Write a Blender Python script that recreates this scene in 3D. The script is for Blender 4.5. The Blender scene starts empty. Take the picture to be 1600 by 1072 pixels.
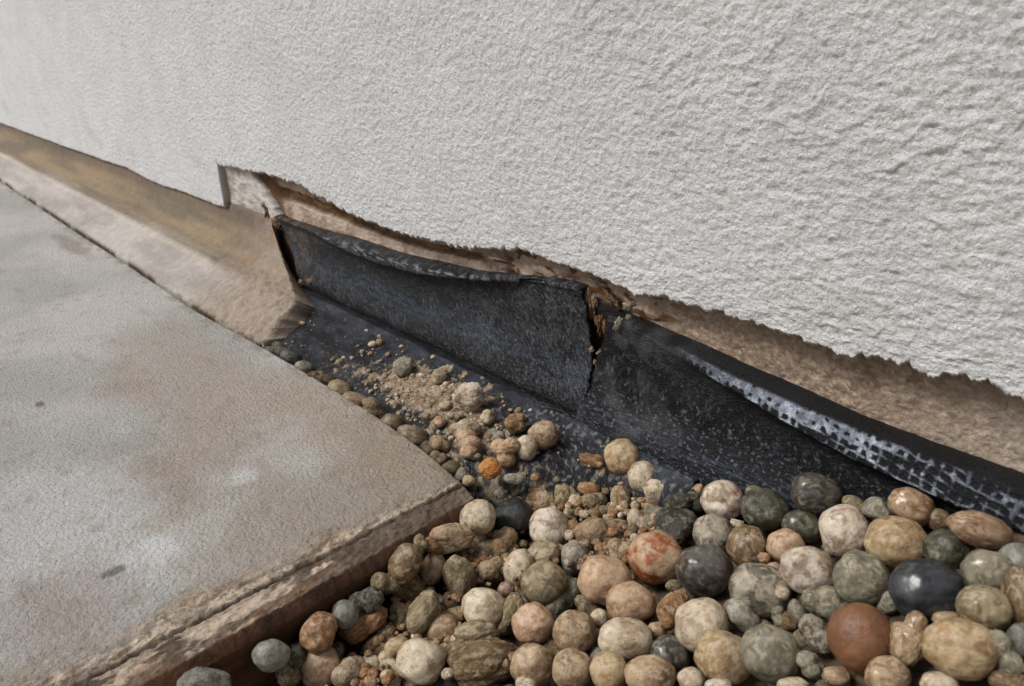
import bpy, math, random
import numpy as np
from mathutils import Matrix, Vector

# ------------------------------------------------------------------ camera
F = 1155.0                                   # focal length in pixels of a 1600 px wide picture
_Xm = np.array([-1150., -476., F]); _Xm /= np.linalg.norm(_Xm); CX = -_Xm
CY = np.array([1395., -570., F]); CY -= CX * (CX @ CY); CY /= np.linalg.norm(CY)
CZ = np.cross(CX, CY)
CAM = np.array([0.2767, -0.2162, 0.25])
scene = bpy.context.scene
C = scene.collection
cd = bpy.data.cameras.new('camera'); cam = bpy.data.objects.new('camera', cd); C.objects.link(cam)
cam.matrix_world = Matrix(((CX[0], -CX[1], -CX[2], CAM[0]), (CY[0], -CY[1], -CY[2], CAM[1]),
                           (CZ[0], -CZ[1], -CZ[2], CAM[2]), (0, 0, 0, 1)))
cd.sensor_width = 36.0; cd.lens = 36.0 * F / 1600.0
cd.clip_start = 0.005; cd.clip_end = 500
cd.dof.use_dof = True; cd.dof.focus_distance = 0.43; cd.dof.aperture_fstop = 17.0
scene.camera = cam

# ------------------------------------------------------------------ light
SUN_EL, SUN_AZ = math.radians(51), math.radians(212)     # azimuth measured from +Y towards +X
w = bpy.data.worlds.new('World'); scene.world = w; w.use_nodes = True
nt = w.node_tree; nt.nodes.clear()
sky = nt.nodes.new('ShaderNodeTexSky'); sky.sky_type = 'NISHITA'; sky.sun_disc = False
sky.sun_elevation = SUN_EL; sky.sun_rotation = SUN_AZ; sky.dust_density = 3.0; sky.air_density = 1.0
hs = nt.nodes.new('ShaderNodeHueSaturation'); hs.inputs['Saturation'].default_value = 0.45
bg = nt.nodes.new('ShaderNodeBackground'); bg.inputs['Strength'].default_value = 0.068
wo = nt.nodes.new('ShaderNodeOutputWorld')
nt.links.new(sky.outputs[0], hs.inputs['Color']); nt.links.new(hs.outputs[0], bg.inputs['Color'])
nt.links.new(bg.outputs[0], wo.inputs['Surface'])
sl = bpy.data.lights.new('sun', 'SUN'); sl.energy = 2.3; sl.angle = math.radians(24); sl.color = (1.0, 0.985, 0.955)
so = bpy.data.objects.new('sun', sl); C.objects.link(so)
_sd = Vector((math.sin(SUN_AZ) * math.cos(SUN_EL), math.cos(SUN_AZ) * math.cos(SUN_EL), math.sin(SUN_EL)))
so.rotation_euler = _sd.to_track_quat('Z', 'Y').to_euler()
vs = scene.view_settings
vs.view_transform = 'Standard'; vs.look = 'None'; vs.gamma = 1.0; vs.exposure = 0.29; vs.use_curve_mapping = False

# ------------------------------------------------------------------ helpers
def _ray(px, py):
    r = np.array([px - 800., py - 536., F]); return np.array([r @ CX, r @ CY, r @ CZ])
def onz(px, py, z=0.0):
    r = _ray(px, py); return CAM + r * ((z - CAM[2]) / r[2])
def ony(px, py, y):
    r = _ray(px, py); return CAM + r * ((y - CAM[1]) / r[1])

K = 1.22
def col(r, g, b, k=K):
    a = np.array([r, g, b]) / 255.0
    return np.minimum(np.where(a <= .04045, a / 12.92, ((a + .055) / 1.055) ** 2.4) * k, .85)

_rs = np.random.RandomState(7)
_perm = _rs.permutation(256); _perm = np.concatenate([_perm, _perm, _perm])
_g = _rs.normal(size=(256, 3)); _g /= np.linalg.norm(_g, axis=1)[:, None]
def perlin(p, seed=0):
    p = np.asarray(p, float) + seed * 17.37
    i = np.floor(p).astype(int); f = p - i; i &= 255
    u = f * f * f * (f * (f * 6 - 15) + 10)
    out = 0
    for dx in (0, 1):
        wx = u[..., 0] if dx else 1 - u[..., 0]
        for dy in (0, 1):
            wy = u[..., 1] if dy else 1 - u[..., 1]
            for dz in (0, 1):
                wz = u[..., 2] if dz else 1 - u[..., 2]
                h = _perm[_perm[_perm[(i[..., 0] + dx) & 255] + ((i[..., 1] + dy) & 255)] + ((i[..., 2] + dz) & 255)]
                g = _g[h]
                d = g[..., 0] * (f[..., 0] - dx) + g[..., 1] * (f[..., 1] - dy) + g[..., 2] * (f[..., 2] - dz)
                out = out + wx * wy * wz * d
    return out * 1.6
def fbm(p, octv=4, seed=0, gain=.5):
    p = np.asarray(p, float); s = 0; a = 1; n = 0
    for o in range(octv):
        s = s + a * perlin(p * 2.03 ** o, seed + o * 3); n += a; a *= gain
    return s / n
def sst(a, b, x):
    t = np.clip((x - a) / (b - a), 0, 1); return t * t * (3 - 2 * t)
def mix(a, b, t):
    t = np.asarray(t)[..., None]; return a * (1 - t) + b * t
def P3(x, y, z):
    return np.stack(np.broadcast_arrays(x, y, z), -1)

def mesh_np(name, V, faces_q, mat, parent=None, colr=None, smooth=True):
    V = np.asarray(V, np.float32).reshape(-1, 3); Fq = np.asarray(faces_q, np.int32)
    k = Fq.shape[1]
    me = bpy.data.meshes.new(name)
    me.vertices.add(len(V)); me.vertices.foreach_set('co', V.ravel())
    me.loops.add(Fq.size); me.loops.foreach_set('vertex_index', Fq.ravel())
    me.polygons.add(len(Fq))
    me.polygons.foreach_set('loop_start', np.arange(0, Fq.size, k, dtype=np.int32))
    me.polygons.foreach_set('use_smooth', np.full(len(Fq), smooth, bool))
    me.update(calc_edges=True)
    if colr is not None:
        ca = me.color_attributes.new('tone', 'FLOAT_COLOR', 'POINT')
        c4 = np.ones((len(V), 4), np.float32); c = np.asarray(colr, np.float32).reshape(len(V), -1)
        c4[:, :c.shape[1]] = c
        ca.data.foreach_set('color', c4.ravel())
    me.materials.append(mat)
    o = bpy.data.objects.new(name, me); C.objects.link(o)
    if parent is not None: o.parent = parent
    return o
def grid_faces(n, m, flip=False):
    i = np.arange(n - 1)[:, None] * m + np.arange(m - 1)[None, :]
    q = np.stack([i, i + 1, i + m + 1, i + m], -1).reshape(-1, 4)
    return q[:, ::-1] if flip else q
def grid(name, P, mat, parent=None, colr=None, flip=False):
    n, m = P.shape[:2]
    return mesh_np(name, P, grid_faces(n, m, flip), mat, parent, colr)
def thing(name, label, cat, loc, group=None):
    o = bpy.data.objects.new(name, None); C.objects.link(o); o.location = loc
    o.empty_display_size = .02
    tag(o, label, cat, group); return o
def tag(o, label, cat, group=None, kind=None):
    if label: o['label'] = label
    if cat: o['category'] = cat
    if group: o['group'] = group
    if kind: o['kind'] = kind
    return o

def mat_vc(name, rough=.8, grain=(), bump=(), spec=.5, rvar=.0, speck=None, coat=0.0):
    """vertex tone x fine procedural grain. grain: (scale, detail, amount); bump: (scale, detail, distance, strength)"""
    m = bpy.data.materials.new(name); m.use_nodes = True
    n = m.node_tree.nodes; l = m.node_tree.links; b = n['Principled BSDF']
    tc = n.new('ShaderNodeTexCoord'); at = n.new('ShaderNodeAttribute'); at.attribute_name = 'tone'
    cur = at.outputs['Color']
    vec = tc.outputs['Object']
    for sc, de, am in grain:
        t = n.new('ShaderNodeTexNoise'); t.inputs['Scale'].default_value = sc; t.inputs['Detail'].default_value = de
        t.inputs['Roughness'].default_value = .65
        l.new(vec, t.inputs['Vector'])
        r = n.new('ShaderNodeMapRange'); r.inputs['From Min'].default_value = .3; r.inputs['From Max'].default_value = .7
        r.inputs['To Min'].default_value = 1 - am; r.inputs['To Max'].default_value = 1 + am
        l.new(t.outputs['Fac'], r.inputs['Value'])
        mx = n.new('ShaderNodeMix'); mx.data_type = 'RGBA'; mx.blend_type = 'MULTIPLY'; mx.inputs['Factor'].default_value = 1
        l.new(cur, mx.inputs['A'])
        cb = n.new('ShaderNodeCombineColor')
        for k in range(3): l.new(r.outputs[0], cb.inputs[k])
        l.new(cb.outputs[0], mx.inputs['B']); cur = mx.outputs['Result']
    if speck:                                   # (scale, threshold, colour)
        for sc, th, cc in speck:
            t = n.new('ShaderNodeTexNoise'); t.inputs['Scale'].default_value = sc; t.inputs['Detail'].default_value = 3
            t.inputs['Distortion'].default_value = 1.2
            l.new(vec, t.inputs['Vector'])
            r = n.new('ShaderNodeMapRange'); r.inputs['From Min'].default_value = th; r.inputs['From Max'].default_value = th + .05
            l.new(t.outputs['Fac'], r.inputs['Value'])
            mx = n.new('ShaderNodeMix'); mx.data_type = 'RGBA'
            l.new(r.outputs[0], mx.inputs['Factor']); l.new(cur, mx.inputs['A'])
            mx.inputs['B'].default_value = (*cc, 1); cur = mx.outputs['Result']
    l.new(cur, b.inputs['Base Color'])
    b.inputs['Roughness'].default_value = rough; b.inputs['Specular IOR Level'].default_value = spec
    b.inputs['Coat Weight'].default_value = coat; b.inputs['Coat Roughness'].default_value = .25
    if rvar:
        t = n.new('ShaderNodeTexNoise'); t.inputs['Scale'].default_value = 130; t.inputs['Detail'].default_value = 4
        l.new(vec, t.inputs['Vector'])
        r = n.new('ShaderNodeMapRange'); r.inputs['From Min'].default_value = .3; r.inputs['From Max'].default_value = .7
        r.inputs['To Min'].default_value = rough - rvar; r.inputs['To Max'].default_value = rough + rvar
        l.new(t.outputs['Fac'], r.inputs['Value']); l.new(r.outputs[0], b.inputs['Roughness'])
    prev = None
    for sc, de, di, st in bump:
        t = n.new('ShaderNodeTexNoise'); t.inputs['Scale'].default_value = sc; t.inputs['Detail'].default_value = de
        t.inputs['Roughness'].default_value = .6
        l.new(vec, t.inputs['Vector'])
        bp = n.new('ShaderNodeBump'); bp.inputs['Distance'].default_value = di; bp.inputs['Strength'].default_value = st
        l.new(t.outputs['Fac'], bp.inputs['Height'])
        if prev: l.new(prev, bp.inputs['Normal'])
        prev = bp.outputs[0]
    if prev: l.new(prev, b.inputs['Normal'])
    return m

M_RENDER = mat_vc('white_render', .9, grain=((700, 3, .05), (60, 3, .035)), bump=((640, 5, .0024, 1.0), (2000, 2, .0007, .9)), spec=.25)
M_PLASTER = mat_vc('old_plaster', .92, grain=((500, 4, .16), (90, 4, .14)), bump=((420, 5, .0014, .9), (1500, 3, .0004, .8)), spec=.25)
M_CONC = mat_vc('concrete', .85, grain=((700, 3, .16), (140, 4, .07)), bump=((430, 5, .0034, 1.0), (1500, 3, .0007, .9)), spec=.3,
                speck=((1500, .70, tuple(col(70, 66, 62))), (1300, .73, tuple(col(205, 198, 190)))))
M_MEM = mat_vc('bitumen_sheet', .44, grain=((1000, 3, .5), (160, 4, .4)), bump=((800, 4, .0020, 1.0), (2400, 3, .0005, .9)), spec=.36, rvar=.13,
               speck=((2300, .70, tuple(col(112, 112, 112))),))
M_PEB = mat_vc('pebble_stone', .50, grain=((300, 6, .22), (1500, 3, .10)), bump=((380, 6, .0010, .6), (2000, 2, .00025, .5)), spec=.45, rvar=.14)
M_PEBGLOSS = mat_vc('polished_stone', .30, grain=((450, 5, .08), (1200, 3, .04)), bump=((300, 4, .0004, .35),), spec=.5, rvar=.06)
M_CRUST = mat_vc('crusted_stone', .8, grain=((600, 5, .22), (1700, 3, .14)), bump=((650, 5, .0014, .9), (1900, 3, .0004, .7)), spec=.3)
M_SOIL = mat_vc('soil', .95, grain=((120, 5, .3),), bump=((200, 5, .004, 1),), spec=.2)

# ================================================================== SETTING
def colour_flat(P, c): return np.broadcast_to(c, P.shape).copy()

gx = np.concatenate([-np.geomspace(300, .9, 14), np.linspace(-.8, .8, 30), np.geomspace(.9, 300, 14)])
GXX, GYY = np.meshgrid(gx, gx, indexing='ij')
P = P3(GXX, GYY, -.085 + .0 * GXX)
g = grid('ground', P, M_SOIL, colr=colour_flat(P, col(92, 80, 66)), flip=False); tag(g, None, None, kind='structure')

def bed_z(x, y):
    xx = np.clip(x, 0, .25)
    return -.018 + .15 * np.clip(y, -.3, .12) + 1.3 * xx * xx * sst(-.16, .07, y) + .12 * xx * (1 - sst(-.16, .07, y)) * .2
xs = np.linspace(-.004, 1.2, 300); ys = np.linspace(-1.2, .108, 320)
XX, YY = np.meshgrid(xs, ys, indexing='ij')
Q = P3(XX * 60, YY * 60, 0)
P = P3(XX, YY, bed_z(XX, YY) - .017 + .003 * fbm(Q, 4, 3))
o = grid('soil_bed', P, M_SOIL, colr=mix(col(58, 48, 38), col(92, 78, 60), sst(-.2, .3, fbm(Q, 3, 9))), flip=False)
tag(o, None, None, kind='structure')

# depth-proportional spacing along x
def xspace(x0, x1, k, x_far=None):
    out = [x1]
    while out[-1] > x0:
        d = max(.20, .37 - .67 * out[-1]); out.append(out[-1] - k * d)
    return np.array(out[::-1])

# ================================================================== WALL
wall = thing('rendered_wall', 'white stucco rendered wall with a ragged broken bottom edge above the black sheets', 'wall', (0, .1, 0))
WL = np.array([0, .1, 0])
def wpart(name, P, mat, colr, flip=False):
    return grid(name, P - WL, mat, wall, colr, flip)

_ek = np.array([(-3, .060), (-1.76, .0600), (-1.40, .0605), (-1.02, .0625), (-.88, .0640), (-.80, .0590), (-.75, .0575), (-.66, .0600), (-.5758, .0590), (-.5425, .0605), (-.5400, .1075),
                (-.50, .1100), (-.4443, .1118), (-.40, .1125), (-.352, .1112), (-.335, .1075), (-.2776, .0985), (-.22, .0955), (-.1845, .0952), (-.1292, .0975), (-.0807, .1050), (-.065, .1085), (-.04, .1075),
                (-.0088, .1062), (.015, .1040), (.0372, .1022), (.0500, .1050), (.0901, .1058), (.12, .1052), (.1381, .1036), (.1500, .1022), (.1564, .1012), (.160, .1050), (.167, .1068), (.178, .1060), (.1885, .1040), (.1933, .1052), (.1998, .1095), (.2100, .1085), (.2232, .1051), (.24, .104), (.3, .105), (2, .105)])
cx = xspace(-1.95, .34, .0021)
cx = np.concatenate([np.linspace(-4, -1.97, 12), cx, np.geomspace(.342, 2.0, 40)])
zb = np.interp(cx, _ek[:, 0], _ek[:, 1])
q1 = P3(cx * 45, 0 * cx, 0 * cx)
zb = np.minimum(zb, .1130)
jag = .0018 * fbm(q1, 2, 31) + .0024 * fbm(q1 * 3.1, 2, 41) + .0022 * fbm(q1 * 7, 2, 42) + .0022 * np.abs(perlin(q1 * 11, 51)) - .0006
jag = jag * np.where(cx < -.545, .55, 1)
zb = zb + jag
NL = 60
rows = np.concatenate([np.linspace(0, .99, NL), np.linspace(0, .225, 290), np.geomspace(.230, 2.2, 24)])
base = np.array([(.1125, .0015), (.106, .0003), (.101, .0), (.0982, .0001), (.0964, .0006), (.0955, .0014)])
n = len(cx); m = len(base) + len(rows)
Yg = np.empty((n, m)); Zg = np.empty((n, m)); Xg = np.repeat(cx[:, None], m, 1)
Yg[:, :6] = base[:, 0]; Zg[:, :6] = zb[:, None] + base[:, 1]
top = .105 + rows
Zg[:, 6:6 + NL] = zb[:, None] + .002 + rows[None, :NL] * (.1195 - zb[:, None] - .002)
Zg[:, 6 + NL:] = .1195 + rows[None, NL:]
Yg[:, 6:] = .095
nearR = sst(-.15, .18, Xg)
q = P3(Xg * 1, Zg * 1, 0 * Xg)
# stucco grain, lumps and trowelled ridges
gr = fbm(q * 330, 3, 1)
lump = fbm(q * np.array([95, 130, 1]), 3, 5)
a = math.radians(24)
u = Xg * math.cos(a) + Zg * math.sin(a); v = -Xg * math.sin(a) + Zg * math.cos(a)
wob = .006 * fbm(q * 25, 2, 61)
rid = 1 - np.abs(fbm(P3(u * 34, (v + wob * 1.6) * 80, 0 * u), 3, 71)) * 4.2
rid = np.clip(rid, 0, 1) ** 2.2
rmask = sst(.05, .35, fbm(q * 11, 2, 81) + .05) * nearR
streak = fbm(P3((u) * 90, (v + wob) * 300, 0 * u), 3, 91)
dash = fbm(P3(Xg * 150, Zg * 420, 0 * Xg), 3, 93)
disp = .00110 * gr * (1 - .25 * nearR) + .00055 * lump * (.5 + .9 * nearR) + .0007 * rid * rmask + .00040 * streak * nearR + .0008 * dash * nearR
disp += .0012 * fbm(q * 14, 2, 15)
edge = np.ones(m); edge[:6] = [0, .1, .3, .6, .9, 1]
Yg = Yg - disp * edge
Zg[:, 1:6] += (.0010 * fbm(P3(Xg * 300, Yg * 300, Zg * 300), 3, 5))[:, 1:6]
P = P3(Xg, Yg, Zg)
cc = mix(col(209, 209, 209), col(214, 214, 213), sst(-.3, .3, fbm(q * 20, 3, 7)))
cc = mix(cc, col(190, 188, 184), .5 * sst(.10, .5, -gr - .25 * lump))
cc = mix(cc, col(190, 178, 160), .5 * sst(.45, .7, fbm(q * 160, 2, 8)) * sst(.2, .5, fbm(q * 18, 2, 9)))
dirt = np.exp(-np.clip(Zg - zb[:, None], 0, 1) / .0016)
cc = mix(cc, col(165, 148, 128), .65 * dirt)
cc = mix(cc, col(176, 168, 156), .35 * sst(.15, .45, fbm(q * np.array([9, 22, 1]), 4, 160)) * (1 - sst(.11, .17, Zg)))
wpart('render_coat', P, M_RENDER, cc, flip=True)

# substrate behind the render, seen in the gap
sx = xspace(-.60, .32, .0021); sx = np.concatenate([sx, np.geomspace(.322, 2, 30)])
sz = np.concatenate([np.linspace(-.08, .058, 12), np.linspace(.060, .125, 110)])
X, Z = np.meshgrid(sx, sz, indexing='ij')
q = P3(X, Z, 0 * X)
zr = np.interp(X, _ek[:, 0], _ek[:, 1])                       # render edge above
zm = np.interp(X, [-.6, -.43, -.33, -.21, -.11, -.048, -.013, .014, .083, .15, .23, 2], [.069, .069, .0703, .0731, .08, .09, .095, .085, .0764, .0697, .0694, .069])
t = (Z - zm) / np.maximum(zr - zm, .008)
inA = sst(-.445, -.42, X) * (1 - sst(-.118 + .02 * (1 - t) * 0, -.100, X + .012 * t))
wv = .09 * fbm(q * np.array([30, 30, 1]), 3, 21) + .05 * fbm(q * 160, 2, 22)
groove = sst(.33, .42, t + wv) * (1 - sst(.60, .72, t + wv)) * inA
Y = .1085 + .0050 * groove - .0016 * inA * sst(.72, .80, t + wv) + .0016 * fbm(q * 60, 3, 23) + .0010 * fbm(q * 240, 3, 24)
torn = sst(-.105, -.08, X) * (1 - sst(.04, .07, X))
Y += torn * (.0035 * fbm(P3(X * 60, Z * 150, 0 * X), 3, 25) - .001)
cA = mix(col(150, 130, 114), col(176, 158, 142), sst(-.2, .3, fbm(q * 70, 3, 26)))
cG = mix(col(84, 62, 42), col(118, 90, 62), sst(-.25, .3, fbm(P3(X * 60, Z * 220, 0 * X), 3, 27)))
cB = mix(col(126, 108, 92), col(150, 132, 114), sst(-.3, .3, fbm(P3(X * 260, Z * 330, 0 * X), 3, 28)))
cB = mix(cB, col(182, 168, 150), .5 * sst(.18, .32, fbm(P3(X * 420 + Z * 300, Z * 500, 0 * X), 2, 29)))
cB = mix(cB, col(160, 148, 136), .5 * sst(.16, .24, X))
c = mix(cB, cA, inA + torn * .7 * (1 - inA)); c = mix(c, cG, groove)
c = mix(c, col(96, 66, 42), torn * sst(.08, .2, fbm(P3(X * 70, Z * 190, 0 * X), 3, 30)))
c = mix(c, col(30, 24, 20), torn * (1 - sst(.020, .030, X)) * sst(-.02, -.008, X) * (1 - sst(.084, .094, Z + .004 * fbm(q * 90, 2, 32))))  # near-black behind the split: the gap's shade painted onto the plaster
c = mix(c, col(80, 54, 36), (1 - sst(-.435, -.40, X + .01 * fbm(q * 90, 2, 33))) * .9)
c = mix(c, col(100, 74, 52), .75 * sst(.78, .98, t + wv) * (1 - inA * .6) * sst(-.1, .2, fbm(q * 40, 2, 35) + .12))
wpart('old_plaster_backing', P3(X, Y, Z), M_PLASTER, c, flip=True)

# grey undercoat left exposed beside the square notch
ux = np.linspace(-.552, -.405, 130); uz = np.linspace(.048, .120, 90)
X, Z = np.meshgrid(ux, uz, indexing='ij')
q = P3(X, Z, 0 * X)
xe = np.interp(Z, [.04, .06, .07, .08, .095, .108, .12], [-.455, -.440, -.428, -.437, -.455, -.476, -.486]) + .004 * fbm(P3(Z * 130, 0 * Z, 0 * Z), 3, 36)
ins = sst(-.004, .001, xe - X)
low = np.interp(X, [-.56, -.54, -.50, -.475, -.44, -.40], [.060, .0605, .0585, .053, .047, .047]) + .002 * fbm(P3(X * 140, 0 * X, 0 * X), 3, 37)
ins = ins * sst(-.0015, .0015, Z - low)
Y = .1020 - .0012 * fbm(q * np.array([40, 90, 1]), 3, 38) - .0007 * fbm(q * np.array([110, 300, 1]), 3, 39) + (1 - ins) * .014
c = mix(col(150, 142, 134), col(184, 178, 172), sst(-.3, .3, fbm(q * np.array([40, 120, 1]), 3, 40)))
c = mix(c, col(92, 66, 46), 1 - sst(.2, .9, ins))
wpart('grey_undercoat', P3(X, Y, Z), M_PLASTER, c, flip=True)

# ------------------------------------------------------------------ cove fillet on the left
fil = thing('mortar_fillet', 'pale stained mortar fillet between wall and slab, broken off at its right end', 'mortar fillet', (-.6, .05, 0))
pr = np.array([(.112, .072), (.1005, .066), (.0985, .058), (.0955, .048), (.0895, .0375), (.080, .0285), (.068, .0225), (.056, .0195), (.050, .0180), (.045, .0165), (.035, .0125), (.024, .0080), (.015, .0035), (.009, .0000), (.0075, -.004), (.0085, -.030)])
tt = np.linspace(0, len(pr) - 1, 150)
# distribute rows mostly over the seen part
py = np.interp(tt, np.arange(len(pr)), pr[:, 0]); pz = np.interp(tt, np.arange(len(pr)), pr[:, 1])
k_ = np.ones(9) / 9
py[6:-6] = np.convolve(py, k_, 'same')[6:-6]; pz[6:-6] = np.convolve(pz, k_, 'same')[6:-6]
xend = np.interp(py, [.0075, .015, .024, .035, .045, .056, .068, .080, .0895, .0955, .0985, .1125], [-.293, -.2965, -.300, -.306, -.311, -.3185, -.347, -.379, -.4055, -.4225, -.434, -.440])
ug = xspace(-2.2, -.295, .0021); ug = (ug - ug[0]) / (ug[-1] - ug[0])
U, T = np.meshgrid(ug, np.arange(150), indexing='ij')
jg = .010 * fbm(P3(tt * .12, 0 * tt, 0 * tt), 4, 44)
X = -2.2 + U * ((xend + jg)[None, :] + 2.2)
Y = np.repeat(py[None], len(ug), 0); Z = np.repeat(pz[None], len(ug), 0)
yslab = lambda x: np.interp(x, [-2.4, -1.4, -.85, -.6, -.41, -.3, -.2, -.12, -.06, 0], [.004, .006, .002, .002, .000, .006, .009, .0095, .006, -.001])
Z += .0016 * np.exp(-((Y - .054) / .006) ** 2)
toe = 1 - sst(.006, .05, Y)
Y += toe * (yslab(X) + .0005 - .004)
q = P3(X, Y, Z)
dn = .0007 * fbm(q * np.array([8, 40, 40]), 2, 45) + .00035 * fbm(q * np.array([90, 200, 200]), 3, 46) * sst(-1.2, -.5, X)
rough_end = sst(-.62, -.36, X) * (1 - sst(.02, .045, Z))
dn += rough_end * .0022 * fbm(q * 110, 4, 47)
dn += sst(-.50, -.34, X) * .0028 * fbm(q * 150, 5, 172)
Y -= dn * .8; Z += dn * .8
Z = np.where(T > 142, Z - .0, Z)
up = sst(.0165, .0225, Z + .003 * fbm(q * np.array([6, 30, 30]), 4, 48))
c_low = mix(col(136, 130, 124), col(160, 154, 148), sst(-.5, .5, fbm(q * np.array([8, 40, 40]), 4, 49)))
c_up = mix(col(104, 93, 80), col(128, 112, 90), sst(-.3, .3, fbm(q * np.array([4, 40, 40]), 3, 50)))
c = mix(c_low, c_up, up)
c = mix(c, col(98, 86, 76), .7 * sst(.040, .052, Z + .004 * fbm(q * 20, 2, 54)))
c = mix(c, mix(col(84, 68, 54), col(168, 152, 136), sst(-.2, .2, fbm(q * 130, 4, 180))), .55 * sst(-.48, -.33, X + .04 * fbm(q * 30, 3, 181)))
c = mix(c, col(176, 166, 154), .4 * sst(.0165, .018, Z) * (1 - sst(.0195, .0215, Z)) * (1 - sst(-.55, -.42, X)))
c = mix(c, col(138, 124, 112), .8 * sst(-.50, -.41, X + .05 * fbm(q * 35, 3, 51)))
c = mix(c, col(128, 100, 70), .6 * sst(.12, .3, fbm(q * 50, 3, 52)) * sst(-.5, -.42, X) * sst(.012, .03, Z))
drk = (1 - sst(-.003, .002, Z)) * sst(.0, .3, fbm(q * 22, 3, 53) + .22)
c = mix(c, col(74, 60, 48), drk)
# end cap
Pm = P3(X, Y, Z); last = Pm[-1:]; clast = c[-1:]
caps, cols = [Pm], [c]
for s, dx in ((.05, .0006), (.35, -.001), (1.0, -.016)):
    cap = last.copy(); cap[..., 1] = last[..., 1] * (1 - s) + .111 * s; cap[..., 2] = last[..., 2] * (1 - s) + (-.02) * s
    cap[..., 0] += dx + .004 * fbm(cap * 120, 3, 55) * (s < 1); caps.append(cap)
    cols.append(mix(col(66, 50, 38), col(128, 106, 86), sst(-.2, .3, fbm(cap * 90, 4, 173) + .1 - s * .3)) if s > .05 else clast)
Pm = np.concatenate(caps, 0); c = np.concatenate(cols, 0)
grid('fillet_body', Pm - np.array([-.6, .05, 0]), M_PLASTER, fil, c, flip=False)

# ================================================================== BITUMEN SHEETS
def spline_rows(keys, nrow):
    """keys: list of (y(x), z(x)) arrays -> smooth profile rows; returns Y, Z  (nx, nrow)"""
    ky = np.stack([k[0] for k in keys], 1); kz = np.stack([k[1] for k in keys], 1)
    nk = ky.shape[1]; t = np.linspace(0, nk - 1, nrow); i = np.clip(np.floor(t).astype(int), 0, nk - 2); f = t - i
    def cr(a):
        p0 = a[:, np.maximum(i - 1, 0)]; p1 = a[:, i]; p2 = a[:, i + 1]; p3 = a[:, np.minimum(i + 2, nk - 1)]
        return .5 * (2 * p1 + (p2 - p0) * f + (2 * p0 - 5 * p1 + 4 * p2 - p3) * f ** 2 + (3 * p1 - p0 - 3 * p2 + p3) * f ** 3)
    return cr(ky), cr(kz), t
ALOC = np.array([-.2, .09, .01])
memA = thing('bitumen_sheet', 'black bitumen sheet with a loose folded lip, left of the torn vertical split', 'membrane sheet', ALOC, 'black bitumen sheets turned up against the wall')
ua = np.linspace(0, 1, 560)
xa = -.437 + ua * (.437 + .004)                                       # nominal x
zt = np.interp(xa, [-.4347, -.3978, -.3317, -.2833, -.2113, -.1583, -.1124, -.08, -.048, -.017, .01], [.0695, .0692, .0703, .0730, .0733, .0768, .0797, .0845, .0895, .0940, .0945])
zl = np.interp(xa, [-.44, -.36, -.3226, -.2823, -.2386, -.1878, -.1232, -.0903, -.06, .01], [.066, .0645, .0640, .0619, .0620, .0652, .0730, .0812, .0870, .0915])
la = np.interp(xa, [-.44, -.36, -.32, -.25, -.13, -.085, -.05, .01], [0, .1, .8, 1, 1, .55, .1, 0])
zt = zt + .0006 * fbm(P3(xa * 60, 0 * xa, 0 * xa), 3, 60); zl = zl + .0007 * fbm(P3(xa * 90, 0 * xa, 0 * xa), 3, 61)
pe = sst(-.10, 0, xa) * .0035                                         # right end peels off the wall
one = np.ones_like(xa)
zc = np.interp(xa, [-.44, -.2, 0], [.0105, .0115, .0115])
keys = [(.1125 * one, zt - .003), (.1085 * one, zt - .0003), (.1035 - pe, zt), (.1010 - .0060 * la - pe, zt - .0012 - .001 * la),
        (.1010 - .0070 * la - pe, .45 * zt + .55 * zl - .0005), (.1015 - .0070 * la - pe, zl + .0004), (.1020 - .0010 * la - pe, zl - .0014),
        (.1025 - pe, .75 * zl + .25 * .05), (.1020 - pe, .35 * zl + .65 * .05), (.1005 - pe * .8, .045 * one), (.0975 - .5 * pe, .0355 * one), (.0930 * one, .0275 * one),
        (.0895 * one, .0205 * one), (.0890 * one, .0150 * one), (.0905 * one, zc), (.0915 * one, zc - .006)]
Y, Z, T = spline_rows(keys, 170)
xl = np.interp(Z, [0, .010, .02, .0355, .05, .0695], [-.352, -.356, -.375, -.395, -.412, -.434]) + .006 * fbm(P3(Z * 110, 0 * Z, 0 * Z), 3, 62)
xr = np.interp(Z, [.0, .005, .03, .05, .0744, .0960], [.003, .0012, -.001, -.0010, -.0060, -.0125]) + .0022 * fbm(P3(Z * 300, 0 * Z, 0 * Z), 3, 63)
X = xl + ua[:, None] * (xr - xl)
q = P3(X, Y, Z); Tn = np.repeat(T[None], len(ua), 0)
d = .0010 * fbm(q * np.array([22, 60, 60]), 3, 64) + .00035 * fbm(q * 330, 3, 65)
d += .0009 * la[:, None] * np.exp(-((Tn - 4.4) / 1.2) ** 2) * fbm(P3(X * 280, Z * 160, 0 * X), 3, 66)
Y = Y - d
cb = mix(col(11, 12, 14), col(25, 26, 28), sst(-.3, .35, fbm(q * 45, 4, 67)))
scr = sst(.10, .38, np.maximum(fbm(P3((X * .8 + Z * .6) * 700, (Z * .8 - X * .6) * 260, 0 * X), 4, 161), fbm(P3((X * .7 - Z * .7) * 260, (Z * .7 + X * .7) * 800, 0 * X), 4, 171)) + .45 * fbm(q * 34, 3, 162))
cb = mix(cb, col(96, 100, 108), .55 * scr)
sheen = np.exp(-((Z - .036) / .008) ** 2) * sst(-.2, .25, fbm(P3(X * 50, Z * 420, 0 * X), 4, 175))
cb = mix(cb, col(74, 82, 104), .45 * sheen)  # bluish sky reflection on the cove, painted into the sheet colour
dust = sst(.02, .35, fbm(q * np.array([30, 70, 70]), 4, 68) + .10 * sst(-.12, 0, X)) * sst(.02, .09, Z)
cb = mix(cb, col(62, 62, 61), .45 * dust)
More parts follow.
